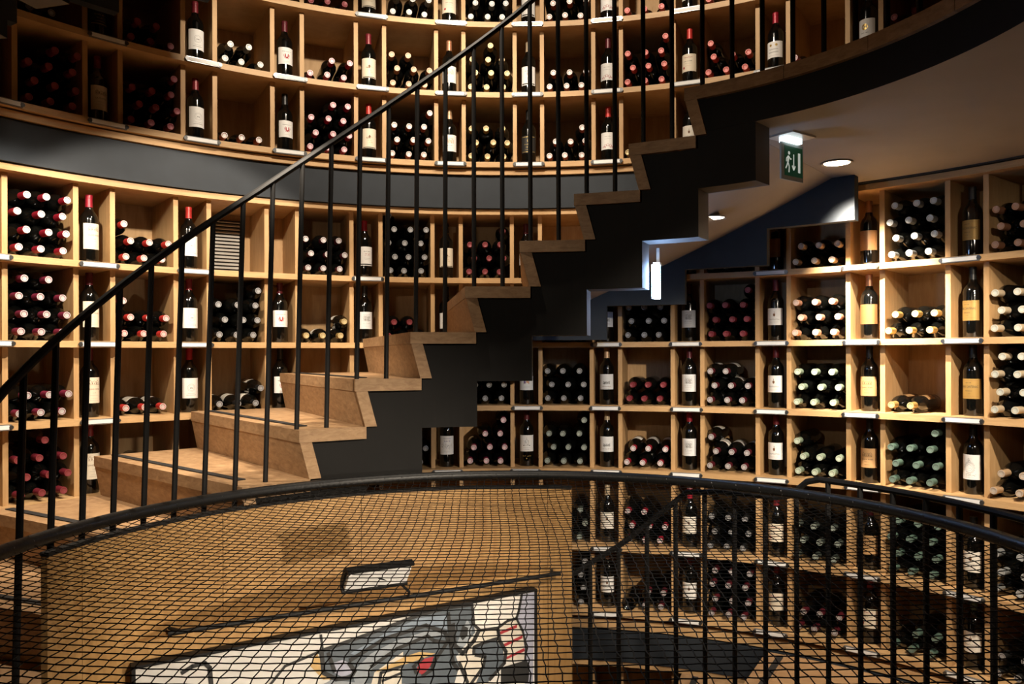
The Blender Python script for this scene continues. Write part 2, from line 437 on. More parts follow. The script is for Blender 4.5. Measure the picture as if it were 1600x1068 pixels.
# ---- paper labels
def bend(pts, r): return [(r * math.sin(u / r), -r * math.cos(u / r), v) for u, v in pts]
class Print:
    """flat lettering and drawing, wrapped round the bottle"""
    def __init__(self): self.b = MB(); self.mats = []
    def mi(self, m):
        if m not in self.mats: self.mats.append(m)
        return self.mats.index(m)
    def poly(self, pts, m):
        # fan from centroid
        c = (sum(p[0] for p in pts) / len(pts), sum(p[1] for p in pts) / len(pts))
        v = bend([c] + list(pts), .03845)
        n = len(pts)
        self.b.add(v, [(0, 1 + i, 1 + (i + 1) % n) for i in range(n)], self.mi(m))
    def rect(self, u0, v0, u1, v1, m):
        k = max(1, int(abs(u1 - u0) / .008))
        for i in range(k):
            a = u0 + (u1 - u0) * i / k; c = u0 + (u1 - u0) * (i + 1) / k
            self.b.add(bend([(a, v0), (c, v0), (c, v1), (a, v1)], .03845), [(0, 1, 2, 3)], self.mi(m))
    def stroke(self, pts, w, m):
        for (a, c) in zip(pts[:-1], pts[1:]):
            d = Vector((c[0] - a[0], c[1] - a[1]))
            if d.length < 1e-6: continue
            n = Vector((-d.y, d.x)).normalized() * w / 2
            self.b.add(bend([(a[0] + n.x, a[1] + n.y), (a[0] - n.x, a[1] - n.y), (c[0] - n.x, c[1] - n.y), (c[0] + n.x, c[1] + n.y)], .03845), [(0, 1, 2, 3)], self.mi(m))
    def ring(self, u, v, r, w, m, n=18):
        self.stroke([(u + r * math.cos(2 * math.pi * i / n), v + r * math.sin(2 * math.pi * i / n)) for i in range(n + 1)], w, m)
    def text(self, s, v, size, m, width=None):
        cu = bpy.data.curves.new('lettering', 'FONT'); cu.body = s; cu.size = size; cu.align_x = 'CENTER'; cu.resolution_u = 2
        o = bpy.data.objects.new('lettering', cu)
        me = bpy.data.meshes.new_from_object(o)
        if len(me.vertices):
            xs = [p.co.x for p in me.vertices]; wd = max(xs) - min(xs)
            k = (width / wd) if (width and wd > width) else 1
            self.b.add(bend([(p.co.x * k, p.co.y + v) for p in me.vertices], .03845), [tuple(p.vertices) for p in me.polygons], self.mi(m))
        bpy.data.objects.remove(o); bpy.data.curves.remove(cu); bpy.data.meshes.remove(me)
    def scrib(self, v, w, h, m, seed=1):
        rg = random.Random(seed); u = -w / 2
        while u < w / 2:
            k = rg.uniform(.5, 1.0) * h
            if rg.random() > .12: self.rect(u, v, u + h * .22, v + k, m); self.rect(u, v + (0 if rg.random() < .5 else k * .8), u + h * .5, v + (.2 * h if rg.random() < .5 else k), m)
            u += h * .78
    def sketch(self, u0, v0, u1, v1, m, n, seed):
        rg = random.Random(seed)
        for i in range(n):
            u = rg.uniform(u0, u1); v = rg.uniform(v0, v1)
            if rg.random() < .5: self.stroke([(u, v), (min(u1, u + rg.uniform(.002, .008)), v + rg.uniform(-.001, .001))], .0007, m)
            else: self.stroke([(u, v), (u + rg.uniform(-.0006, .0006), min(v1, v + rg.uniform(.002, .006)))], .0007, m)
    def house(self, v, w, h, m):
        self.rect(-w, v, w, v + .0008, m)
        for u in (-w, -w * .45, w * .45, w):
            self.stroke([(u, v), (u, v + h * .6)], .0009, m)
        self.stroke([(-w, v + h * .6), (-w * .72, v + h), (-w * .45, v + h * .6), (0, v + h * .85), (w * .45, v + h * .6), (w * .72, v + h), (w, v + h * .6)], .0011, m)
        for k in range(5):
            u = -w * .8 + k * w * .4
            self.rect(u - .0009, v + h * .15, u + .0009, v + h * .45, m)
        self.sketch(-w, v, w, v + h * .55, m, 18, 5)
    def done(self): return self.b.mesh('label_print', self.mats)

INK = plain('ink_black', (.02, .018, .016), .7); INK_G = plain('ink_grey', (.20, .19, .18), .7); INK_R = plain('ink_red', (.35, .03, .04), .7)
INK_B = plain('ink_brown', (.16, .075, .035), .7); INK_O = plain('ink_orange', (.55, .27, .14), .7); INK_P = plain('ink_violet', (.13, .09, .22), .7)
FOIL_G = plain('ink_gold_foil', (.55, .38, .12), .35, .6)
def paper(n, c, metal=0, rough=.6): return plain('paper_' + n, c, rough, metal, var=.04, scale=80)
PAP = {'white': paper('white', (.74, .73, .71)), 'cream': paper('cream', (.70, .62, .49)), 'ivory': paper('ivory', (.73, .69, .61)), 'tan': paper('tan', (.40, .235, .10)),
       'gold': paper('gold', (.33, .20, .055), .4, .45), 'brown': paper('brown_gold', (.27, .135, .05), .3, .45), 'grey': paper('grey', (.60, .61, .62)), 'black': paper('black', (.015, .014, .013))}
def mk(fn):
    p = Print(); fn(p); return p.done()
def L_house(p): p.house(.140, .022, .020, INK_B); p.text('GRAND MAYNE', .118, .0095, INK_B, .050); p.scrib(.104, 0.012, 0.0030, INK_B, 47); p.rect(-.018, .094, .018, .0945, INK_G); p.rect(-.014, .080, .014, .0805, INK_G); p.rect(-.02, .072, .02, .0726, INK_G)
def L_clotte(p): p.house(.128, .024, .018, INK); p.sketch(-.024, .124, .024, .142, INK_B, 60, 3); p.text('LA CLOTTE', .108, .009, INK, .046); p.rect(-.018, .096, .018, .0966, INK_G); p.rect(-.016, .084, .016, .0846, INK_G)
def L_round(p): p.ring(0, .115, .017, .0008, INK_G); p.ring(0, .115, .0125, .0006, INK_G); p.scrib(.111, 0.012, 0.0060, INK, 38); p.rect(-.016, .088, .016, .0888, INK_G); p.rect(-.022, .080, .022, .0812, INK)
def L_crest(p):
    p.scrib(.138, 0.046, 0.0036, INK, 38); p.poly([(-.009, .130), (.009, .130), (.010, .118), (.006, .108), (0, .104), (-.006, .108), (-.010, .118)], INK_R)
    p.poly([(-.004, .126), (.004, .126), (.004, .116), (0, .112), (-.004, .116)], PAP['white']); p.stroke([(-.015, .124), (-.011, .110), (-.006, .104)], .002, INK_R); p.stroke([(.015, .124), (.011, .110), (.006, .104)], .002, INK_R); p.rect(-.014, .090, .014, .0907, INK_G)
def L_gold(p): p.text('BRANE CANTENAC', .118, .0135, INK, .075); p.scrib(.138, 0.023, 0.0033, INK, 7); p.text('MARGAUX', .103, .006, INK); p.scrib(.092, 0.012, 0.0030, INK, 45); p.rect(-.038, .148, .038, .1487, INK_B); p.rect(-.038, .082, .038, .0827, INK_B)
def L_tan(p): p.house(.122, .022, .018, INK); p.text('Cantenac Brown', .106, .0085, INK, .054); p.scrib(.096, 0.021, 0.0030, INK, 25); p.rect(-.012, .083, .012, .084, INK)
def L_plain(p): p.rect(-.02, .085, .02, .0855, INK_B)
def L_wreath(p):
    for k in range(14):
        a = 2 * math.pi * k / 14; p.ring(.0185 * math.cos(a), .112 + .022 * math.sin(a), .0032, .0009, INK_G, 7)
    p.ring(0, .112, .012, .0008, INK_G); p.rect(-.007, .115, .007, .1158, INK); p.rect(-.008, .109, .008, .1098, INK); p.sketch(-.008, .138, .008, .152, INK_G, 22, 4); p.sketch(-.026, .076, .026, .086, INK_G, 36, 8); p.rect(-.018, .070, .018, .0707, INK_G)
def L_engr(p): p.sketch(-.021, .112, .021, .142, INK_G, 150, 2); p.house(.112, .012, .024, INK_G); p.scrib(.100, 0.038, 0.0036, INK_G, 30); p.rect(-.018, .092, .018, .0927, INK_G); p.rect(-.012, .084, .012, .0846, INK_G); p.rect(-.02, .146, .02, .1468, INK)
def L_park(p): p.sketch(-.020, .108, .020, .124, INK, 60, 7); p.house(.110, .018, .012, INK); p.scrib(.094, 0.045, 0.0039, INK_B, 36); p.rect(-.012, .084, .012, .0847, INK_G)
def L_script(p):
    p.poly([(-.005, .132), (.005, .132), (.005, .122), (0, .117), (-.005, .122)], INK_B); p.stroke([(0, .132), (0, .142)], .002, INK_B)
    p.stroke([(-.026 + .052 * i / 40, .104 + .0028 * math.sin(i * 1.25) + .0012 * math.sin(i * .5)) for i in range(41)], .0009, INK); p.rect(-.02, .090, .02, .0906, INK_G); p.rect(-.014, .084, .014, .0845, INK_G)
def L_dots(p):
    rg = random.Random(9)
    p.stroke([(-.02 + .04 * i / 30, .150 + .0022 * math.sin(i * 1.3)) for i in range(31)], .0009, INK_P); p.scrib(.134, 0.030, 0.0060, INK_P, 27)
    for i in range(120):
        u = rg.uniform(-.03, .03); v = rg.gauss(.108, .008); s = rg.uniform(.0004, .0009); p.rect(u - s, v - s, u + s, v + s, INK)
    p.rect(-.018, .080, .018, .0806, INK_G)
def L_tower(p):
    p.stroke([(-.011, .112), (-.009, .134), (0, .142), (.009, .134), (.011, .112)], .001, INK_G); p.stroke([(0, .142), (0, .152)], .001, INK); p.sketch(-.011, .112, .011, .136, INK_G, 40, 3); p.rect(-.02, .110, .02, .111, INK_G)
    p.rect(-.019, .108, -.013, .112, INK); p.rect(.013, .108, .019, .112, INK); p.rect(-.02, .098, .02, .0988, INK_G); p.scrib(.088, 0.029, 0.0036, INK, 3)
    p.scrib(.052, 0.045, 0.0048, FOIL_G, 11); p.poly([(0, .034), (.004, .044), (-.004, .044)], FOIL_G)
def L_orange(p): p.sketch(-.022, .112, .022, .140, INK_O, 110, 6); p.house(.112, .02, .022, INK_O); p.scrib(.098, 0.029, 0.0036, INK, 7); p.rect(-.02, .088, .02, .0887, INK_G); p.rect(-.014, .080, .014, .0806, INK_G)
def L_vine(p):
    p.scrib(.136, 0.034, 0.0042, INK_G, 7); p.rect(-.018, .124, .018, .1247, INK_G)
    for s in (-1, 1):
        p.stroke([(s * (.004 + .0011 * i), .084 + .010 * math.sin(i * .55) * (1 - i / 30)) for i in range(24)], .0013, INK_R); p.ring(s * .014, .090, .006, .001, INK_R, 10); p.ring(s * .022, .082, .004, .001, INK_R, 9)
    p.ring(0, .094, .006, .001, INK_R, 10)
def L_redtext(p): p.scrib(.140, 0.048, 0.0069, INK_R, 15); p.scrib(.122, 0.048, 0.0039, INK, 40); p.rect(-.02, .112, .02, .1127, INK_G); p.rect(-.016, .100, .016, .1007, INK_O); p.poly([(-.024 + .006 * math.cos(a * .6), .092 + .006 * math.sin(a * .6)) for a in range(11)], INK_R)
def L_coins(p):
    for u in (-.014, .014): p.poly([(u + .0062 * math.cos(a * .52), .132 + .0062 * math.sin(a * .52)) for a in range(12)], FOIL_G)
    p.stroke([(-.022 + .044 * i / 36, .112 + .003 * math.sin(i * 1.2)) for i in range(37)], .0009, INK); p.stroke([(-.026 + .05 * i / 36, .098 + .003 * math.sin(i * 1.45)) for i in range(37)], .001, INK); p.rect(-.026, .082, .026, .0826, INK_B)
def L_seal(p):
    p.poly([(.014 * math.cos(a * .35), .118 + .014 * math.sin(a * .35)) for a in range(18)], FOIL_G); p.ring(0, .118, .0105, .0014, INK_B); p.rect(-.002, .112, .002, .123, INK); p.scrib(.090, 0.034, 0.0042, INK, 7)
def L_blackgold(p): p.ring(0, .130, .007, .0012, FOIL_G); p.scrib(.108, 0.046, 0.0054, FOIL_G, 0); p.scrib(.094, 0.036, 0.0039, FOIL_G, 37); p.rect(-.02, .082, .02, .083, FOIL_G); p.rect(-.038, .070, .038, .0725, FOIL_G); p.rect(-.038, .148, .038, .1505, FOIL_G)
def L_emblem(p): p.poly([(-.016, .118), (-.006, .124), (0, .132), (.006, .124), (.016, .118), (0, .114)], INK_B); p.sketch(-.018, .114, .018, .120, INK_B, 30, 4); p.scrib(.102, 0.023, 0.0039, FOIL_G, 39); p.scrib(.092, 0.032, 0.0039, FOIL_G, 42); p.rect(-.036, .066, .036, .070, INK)
def L_lines(p): p.scrib(.134, 0.039, 0.0048, INK, 7); p.sketch(-.014, .112, .014, .126, INK_R, 26, 2); p.rect(-.018, .100, .018, .1008, INK_G); p.rect(-.014, .092, .014, .0926, INK_G); p.rect(-.038, .066, .038, .072, INK)
def L_picture(p): p.poly([(-.016, .106), (.016, .106), (.014, .134), (-.014, .134)], INK_G); p.poly([(-.006, .110), (.014, .108), (.012, .122), (.002, .128)], INK_O); p.poly([(-.014, .110), (-.004, .112), (-.006, .130), (-.012, .128)], INK_P); p.rect(-.018, .092, .018, .093, INK_G)
LAB = {  # paper, bottom, top, half angle, print, words
    'house': ('cream', .061, .172, 66, L_house, 'big cream label with a house drawing'),
    'clotte': ('cream', .061, .165, 66, L_clotte, 'cream label with a dark house drawing'),
    'round': ('white', .066, .160, 66, L_round, 'white label with a round emblem'),
    'crest': ('white', .078, .160, 66, L_crest, 'white label with a red crest'),
    'gold': ('gold', .072, .156, 78, L_gold, 'gold label with bold black lettering'),
    'tan': ('tan', .070, .158, 70, L_tan, 'tan label with a house drawing'),
    'plain': ('brown', .070, .160, 78, L_plain, 'plain bronze-brown label'),
    'wreath': ('white', .062, .166, 70, L_wreath, 'white label with a grey wreath'),
    'engr': ('grey', .072, .160, 66, L_engr, 'white label with a dense engraving'),
    'park': ('grey', .080, .160, 66, L_park, 'pale label with a landscape drawing'),
    'script': ('white', .076, .158, 66, L_script, 'white label with a crest and script'),
    'dots': ('white', .066, .164, 66, L_dots, 'white label with violet script and dots'),
    'tower': ('white', .078, .164, 66, L_tower, 'white label with a tower drawing'),
    'orange': ('white', .070, .156, 66, L_orange, 'white label with an orange drawing'),
    'vine': ('white', .070, .158, 70, L_vine, 'white label with red scrollwork'),
    'redtext': ('cream', .072, .160, 70, L_redtext, 'cream label with red lettering'),
    'coins': ('white', .072, .150, 70, L_coins, 'white label with two gold coins'),
    'seal': ('white', .074, .154, 70, L_seal, 'white label with a round gold seal'),
    'bgold': ('black', .066, .156, 78, L_blackgold, 'black label lettered in gold'),
    'emblem': ('cream', .064, .164, 66, L_emblem, 'cream label with a small winged emblem'),
    'lines': ('white', .062, .160, 66, L_lines, 'white label with a black bottom band'),
    'pict': ('grey', .076, .150, 66, L_picture, 'pale label with a small coloured picture'),
    'bare': ('ivory', .072, .158, 66, L_script, 'ivory label with fine script'),
}
ME_LAB = {}
for k, (pp, z0, z1, ha, fn, wd) in LAB.items():
    b = MB(); N = 12; v = []
    for r in (.0379, .0382):
        for z in (z0, z1):
            for i in range(N + 1):
                a = math.radians(-ha + 2 * ha * i / N); v.append((r * math.sin(a), -r * math.cos(a), z))
    n1 = N + 1
    f = [(2 * n1 + i, 2 * n1 + i + 1, 3 * n1 + i + 1, 3 * n1 + i) for i in range(N)]
    f += [(n1 + i, 3 * n1 + i, 3 * n1 + i + 1, n1 + i + 1) for i in range(N)] + [(i, i + 1, 2 * n1 + i + 1, 2 * n1 + i) for i in range(N)]
    b.add(v, f)
    ME_LAB[k] = (b.mesh('label', [PAP[pp]], True), mk(fn))

ORD = ['first', 'second', 'third', 'fourth', 'fifth', 'sixth', 'seventh', 'eighth', 'ninth', 'tenth', 'eleventh', 'twelfth', 'thirteenth']
def shelf_words(rk, row):
    if rk == 'mid': return 'on the ' + ['sixth', 'fifth', 'fourth', 'third', 'second', 'first'][row] + ' shelf down of the main rack'
    return 'on the ' + ['lowest', 'second', 'third'][row] + ' shelf up of the upper rack'
def stand(rk, n, row, cap, lab, turn=0.0, ds=0.0):
    cfg, zs = (MID, MID_Z) if rk == 'mid' else (UPP, UPP_Z)
    t = cfg['th0'] + n * cfg['dth'] + ds
    o = link('wine_bottle', ME_GLASS)
    o.matrix_basis = Matrix.Translation(P(t, cfg['RF'] + .112, zs[row] + .0138)) @ Matrix.Rotation(-math.radians(t) + math.radians(turn), 4, 'Z')
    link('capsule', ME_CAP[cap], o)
    l = link('label', ME_LAB[lab][0], o); l['label'] = LAB[lab][5]
    link('label_print', ME_LAB[lab][1], l)
    sh = ['sixth', 'fifth', 'fourth', 'third', 'second', 'top'][row] + ' shelf, main rack' if rk == 'mid' else ['lowest', 'second', 'third'][row] + ' shelf up, upper rack'
    nth = n + (0 if rk == 'mid' else 1)
    tag(o, 'upright bottle, %s, %s, %s display bay' % (LAB[lab][5].replace(' with a ', ', ').replace('with ', ''), sh, ORD[nth]), 'bottle', 'display bottles standing upright on the racks')
    return o
# rows: main rack 5 = top shelf ... 0 = sixth shelf
STAND = [
    ('mid', 0, 5, 'red', 'house', 12), ('mid', 0, 4, 'mar', 'house', 8), ('mid', 0, 3, 'mar', 'house', 10), ('mid', 0, 2, 'dull', 'house', 6),
    ('mid', 1, 5, 'bred', 'round', 5), ('mid', 1, 4, 'dull', 'round', 5), ('mid', 1, 3, 'red', 'round', 0),
    ('mid', 2, 4, 'mar', 'crest', 0), ('mid', 2, 3, 'blk', 'crest', 8),
    ('mid', 3, 5, 'red', 'lines', 14), ('mid', 3, 4, 'blk', 'engr', 10), ('mid', 3, 2, 'blk', 'dots', 0),
    ('mid', 4, 5, 'blk', 'emblem', 5), ('mid', 4, 4, 'blk', 'script', 0), ('mid', 4, 2, 'mar', 'dots', 0),
    ('mid', 5, 5, 'mar', 'script', 0), ('mid', 5, 3, 'mar', 'pict', 0), ('mid', 5, 2, 'mar', 'tower', 0),
    ('mid', 6, 4, 'blk', 'park', 0), ('mid', 6, 3, 'beige', 'park', 0), ('mid', 6, 2, 'crm', 'park', 0), ('mid', 6, 1, 'crm', 'bare', 0), ('mid', 6, 0, 'cop', 'script', 0),
    ('mid', 7, 5, 'blk', 'engr', 0), ('mid', 7, 4, 'mar', 'engr', 0), ('mid', 7, 3, 'mar', 'engr', 0), ('mid', 7, 2, 'red', 'engr', 0), ('mid', 7, 1, 'red', 'bare', 0), ('mid', 7, 0, 'dull', 'script', 0),
    ('mid', 8, 5, 'blk', 'plain', -30), ('mid', 8, 4, 'dull', 'script', 0), ('mid', 8, 3, 'dull', 'script', -6), ('mid', 8, 2, 'dull', 'script', -4), ('mid', 8, 1, 'dull', 'redtext', 0), ('mid', 8, 0, 'dull', 'redtext', -6),
    ('mid', 9, 5, 'cop', 'plain', 0), ('mid', 9, 4, 'cop', 'plain', 0), ('mid', 9, 3, 'blk', 'tan', -4), ('mid', 9, 2, 'blk', 'tan', -4), ('mid', 9, 1, 'mar', 'tan', 0), ('mid', 9, 0, 'dull', 'redtext', 0),
    ('mid', 10, 5, 'blk', 'gold', -14), ('mid', 10, 4, 'blk', 'gold', -18), ('mid', 10, 3, 'blk', 'gold', -8), ('mid', 10, 2, 'blk', 'wreath', -4), ('mid', 10, 1, 'blk', 'bare', 0), ('mid', 10, 0, 'grn', 'bare', 0),
    ('upp', -1, 0, 'blk', 'bare', 0), ('upp', 0, 0, 'dull', 'clotte', 5), ('upp', 0, 1, 'sil', 'bgold', 0), ('upp', 1, 0, 'dull', 'round', 6), ('upp', 1, 1, 'dull', 'round', 4),
    ('upp', 2, 0, 'blk', 'crest', 8), ('upp', 2, 1, 'mar', 'crest', 5), ('upp', 3, 0, 'bred', 'emblem', 0), ('upp', 3, 1, 'dull', 'emblem', 0), ('upp', 3, 2, 'blk', 'emblem', 0),
    ('upp', 4, 0, 'beige', 'orange', 0), ('upp', 4, 1, 'cop', 'orange', 0), ('upp', 4, 2, 'blk', 'redtext', 0), ('upp', 5, 0, 'blk', 'bgold', 0), ('upp', 5, 1, 'crm', 'lines', 0), ('upp', 5, 2, 'blk', 'lines', 0),
    ('upp', 6, 0, 'bred', 'vine', 0), ('upp', 6, 1, 'mar', 'vine', -6), ('upp', 6, 2, 'bred', 'vine', 0), ('upp', 7, 0, 'blk', 'bare', 0), ('upp', 7, 1, 'bred', 'redtext', -6), ('upp', 7, 2, 'blk', 'bare', 0),
    ('upp', 8, 1, 'red', 'coins', -5), ('upp', 9, 1, 'blk', 'seal', -8), ('upp', 9, 2, 'blk', 'bare', 0),
]
for s in STAND: stand(*s)

# ---- lying bottles, tier by tier (bottom first); a number is a full row from the left, 'R'/'L' a single one at that side
STACKS = [
    ('mid', -1, 5, 'red', [3, 3, 3, 3]), ('mid', -1, 4, 'rose', [3, 3, 3, 2]), ('mid', -1, 3, 'rose', [3, 3]), ('mid', -1, 2, 'ring', [3, 3, 3, 'M']),
    ('mid', 0, 5, 'bred', [3, 3, 'L']), ('mid', 0, 4, 'bred', [3, 3, 'L']), ('mid', 0, 3, 'bred', [3]), ('mid', 0, 2, 'mag', [3, 2]),
    ('mid', 1, 4, 'blk', [3, 3, 3, 'R']), ('mid', 1, 3, 'blk', [3, 'R']),
    ('mid', 2, 5, 'mar', [3, 3, 3]), ('mid', 2, 4, 'gold', [3, 'R']),
    ('mid', 3, 5, 'blk', [3, 3, 3, 3, 'L']), ('mid', 3, 4, 'dull', [3, 2]), ('mid', 3, 2, 'blk', [3, 3]),
    ('mid', 4, 5, 'ring', [3, 3, 3, 'R']), ('mid', 4, 3, 'blk', [3, 3]), ('mid', 4, 2, 'pink', [3, 3, '2R', 'R']),
    ('mid', 5, 4, 'blk', [3, 3]), ('mid', 5, 3, 'blk', [3, 3, 3]), ('mid', 5, 2, 'sgr', [3, 3, 3, 'R']), ('mid', 5, 1, 'sgr', ['2R', '2R', 'R']), ('mid', 5, 0, 'blk', ['R', '2R', 'R', 'R']),
    ('mid', 6, 4, 'blk', [3, 3, 3]), ('mid', 6, 3, 'dull', [3, 3]), ('mid', 6, 2, 'red', [3, 3]), ('mid', 6, 1, 'red', [3, 3, 2]), ('mid', 6, 0, 'mar', ['2R', '2R']), ('mid', 6, 0, 'mar', ['LB']),
    ('mid', 7, 5, 'blk', [3]), ('mid', 7, 4, 'dull', [3, 3, 3, 'R']), ('mid', 7, 3, 'mar', [3, 3, 2]), ('mid', 7, 2, 'mar', [3, 3, 'L']), ('mid', 7, 1, 'blk', [3, 3, 3]), ('mid', 7, 0, 'mar', [3, 3, 3, 3]),
    ('mid', 8, 5, 'beige', [3, 3]), ('mid', 8, 4, 'salm', [3, 3, 3]), ('mid', 8, 3, 'pgr', [3, 3, 3]), ('mid', 8, 2, 'pgr', [3, 3, 'L']), ('mid', 8, 1, 'sgr', [3, 3, 3]), ('mid', 8, 0, 'mar', [3, 3]),
    ('mid', 9, 5, 'sil', [3, 3, 3, 3]), ('mid', 9, 4, 'gold', [3, 3]), ('mid', 9, 3, 'gold', [2]), ('mid', 9, 2, 'grn', [3, 3, 3, 'R']), ('mid', 9, 1, 'grn', [3, 3, 3, 3]), ('mid', 9, 0, 'grn', [3, '2R']),
    ('mid', 10, 5, 'cop', [3, 3, 3]), ('mid', 10, 4, 'crm', [3, 3, 3]), ('mid', 10, 3, 'crm', [3, 3, 3, 3]), ('mid', 10, 2, 'beige', [3, 2]), ('mid', 10, 1, 'sil', [3, 3, 3]), ('mid', 10, 0, 'blk', [3, 3]),
    ('upp', -1, 0, 'ring', [3, 3, 3, '2R']), ('upp', 0, 0, 'dull', [3, 3, 3, 'R']), ('upp', 1, 0, 'wht', [3]), ('upp', 2, 0, 'mag', [3, 3, 3, '2R']), ('upp', 3, 0, 'wht', [3, 3, 3, 'R']), ('upp', 4, 0, 'gold', [3, 3, 3]), ('upp', 5, 0, 'wht', [3, 3, 'R']), ('upp', 6, 0, 'gold', [2]),
    ('upp', -1, 1, 'blk', [2]), ('upp', 0, 1, 'dull', [3, 2]), ('upp', 1, 1, 'sil', [3, 2]), ('upp', 2, 1, 'mag', [3, '2R']), ('upp', 3, 1, 'cop', [3, 3, 2]), ('upp', 4, 1, 'gold', [3, 3, 3, 'M']), ('upp', 5, 1, 'wht', [3, 3]), ('upp', 6, 1, 'coral', [3, 3, 3, 'R']), ('upp', 7, 1, 'coral', [3, 3, 'L']), ('upp', 8, 1, 'pink', ['L']), ('upp', 9, 1, 'ring', [3, 2]),
    ('upp', 1, 2, 'blk', [3]), ('upp', 2, 2, 'dull', [3]), ('upp', 3, 2, 'sil', [3, 3]), ('upp', 4, 2, 'sil', [3, 3, 3]), ('upp', 5, 2, 'wht', [3, 3, 3]), ('upp', 6, 2, 'coral', [3, 'R']), ('upp', 7, 2, 'coral', [3]), ('upp', 8, 2, 'ring', [3, 2]),
]
random.seed(11)
lying = []
SLOT = {'LB': (0,), 3: (0, 1, 2), 2: (0, 1), 'L': (0,), 'R': (2,), 'M': (1,), '2R': (1, 2)}
LABELLED = {('mid', 6, 2), ('mid', 7, 2), ('mid', 6, 1), ('mid', 0, 3), ('mid', 1, 3), ('mid', 9, 3), ('mid', 7, 3), ('mid', 2, 4), ('upp', 2, 1)}
cam_p = Vector((-AX_X, -AX_D, EYE))
for rk, n, row, cap, tiers in STACKS:
    cfg, zs = (MID, MID_Z) if rk == 'mid' else (UPP, UPP_Z)
    tc = cfg['th0'] + (n + .5) * cfg['dth']; a = math.radians(tc)
    rad = Vector((math.sin(a), math.cos(a), 0)); tan = Vector((math.cos(a), -math.sin(a), 0))
    for k, spec in enumerate(tiers):
        for j in SLOT[spec]:
            s = (-.092, -.011, .070)[j] if k % 2 == 0 else (-.068, .013, .092)[j]
            s += random.uniform(-.002, .002)
            yaw = random.uniform(-1.2, 1.2); roll = random.uniform(0, 360)
            base = rad * (cfg['RF'] + .322 + random.uniform(-.006, .010)) + tan * s
            base.z = zs[row] + .0138 + .0380 + .0712 * k + EYE
            # local z (neck) points to the tower axis
            if (rk, n, row) in LABELLED: roll = random.uniform(-35, 35)
            zx = (-rad).copy()
            if spec == 'LB': zx = rad.copy(); base -= rad * .285
            zx.rotate(Matrix.Rotation(math.radians(yaw), 3, 'Z'))
            zx = (zx + Vector((0, 0, -.008))).normalized()
            xx = zx.cross(Vector((0, 0, 1))).normalized(); yy = zx.cross(xx)
            M = Matrix((xx, yy, zx)).transposed().to_4x4(); M.translation = base
            M = M @ Matrix.Rotation(math.radians(roll), 4, 'Z')
            d = (base - cam_p).length + (1.6 if (rk == 'mid' and row <= 1) else 0) + (1.2 if (rk == 'upp' and row == 2) else 0)
            if rk == 'mid' and n == 10: d += .35
            lying.append((d, rk, n, row, cap, k, j, len(SLOT[spec]), M))
lying.sort(key=lambda q: q[0])
rest = MB(); rest_mats = [M_GLASS]; rest_idx = {}
ROWW = {'mid': ['sixth shelf', 'fifth shelf', 'fourth shelf', 'third shelf', 'second shelf', 'top shelf'], 'upp': ['lowest shelf', 'second shelf up', 'third shelf up']}
TIER = ['bottom', 'second', 'third', 'fourth', 'fifth']
for i, (d, rk, n, row, cap, k, j, cnt, M) in enumerate(lying):
    if i < 300:
        o = link('wine_bottle', ME_GLASS); o.matrix_basis = M
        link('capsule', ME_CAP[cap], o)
        if (rk, n, row) in LABELLED: link('label', ME_LAB['tan' if n == 9 else 'bare'][0], o)
        pos = ['left', 'middle', 'right'][j]
        tag(o, '%s-capped lying bottle, %s tier, %s slot, %s, %s wide bay, %s rack' % (CAPS[cap][0], TIER[k], pos, ROWW[rk][row], ORD[n + 1], 'main' if rk == 'mid' else 'upper'), 'bottle', 'bottles lying stacked in the wide bays')
    else:
        mi = rest_idx.get(cap)
        if mi is None:
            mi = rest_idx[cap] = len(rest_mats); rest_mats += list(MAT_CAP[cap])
        for me, off in ((ME_GLASS, 0), (ME_CAP[cap], mi)):
            bs = len(rest.v)
            rest.v += [tuple(M @ v.co) for v in me.vertices]
            for p in me.polygons:
                rest.f.append(tuple(q + bs for q in p.vertices)); rest.m.append(p.material_index + off)
tag(rest.build('stacked_wine_bottles', rest_mats, None, True), 'remaining dark wine bottles lying stacked in the farther rack bays', 'bottles', None, 'stuff')

# ------------------------------------------------------------------ stair rails and guards
R_BAL = 1.21
def nose(th, zo=0.0): return Z0 - (TH0 - th) / DTH * RISE + zo
def tread_z(th, zo=0.0):
    n = math.ceil((TH0 - th) / DTH - 1e-6)
    return Z0 - max(0, n) * RISE + zo
STEP_B = 4.95
b8 = lambda th, za, zb, lean: (P(th - math.degrees(lean * (zb - za) / R_BAL), R_BAL, za), P(th, R_BAL, zb))
def railing(name, label, rail_pts, bal, r_rail, loc):
    root = thing(name, label, 'railing', tuple(loc))
    b = MB(); b.tube([P(t, R_BAL, z) for t, z in rail_pts], r_rail, 8)
    b.build('handrail', [M_STEEL], root, True)
    for th, za, zb, ln in bal:
        b = MB(); b.tube(list(b8(th, za, zb, ln)), .0085, 8)
        b.build('baluster', [M_STEEL], root, True)
    return root
def dens(pts, k=10):
    out = []
    for (a, c) in zip(pts[:-1], pts[1:]):
        for i in range(k): out.append((a[0] + (c[0] - a[0]) * i / k, a[1] + (c[1] - a[1]) * i / k))
    return out + [pts[-1]]
def interp(x, xs, ys):
    if x <= xs[0]: return ys[0]
    for i in range(len(xs) - 1):
        if x <= xs[i + 1]: return ys[i] + (ys[i + 1] - ys[i]) * (x - xs[i]) / (xs[i + 1] - xs[i])
    return ys[-1]
def rail_h(t): return interp(t, [-84, -44, 0, 30], [.955, .893, .857, .87])
pts = [(t, nose(t) + rail_h(t)) for t in [-106 + 2 * i for i in range(69)]]
pts = [p for p in pts if p[0] <= 30]
bal = []
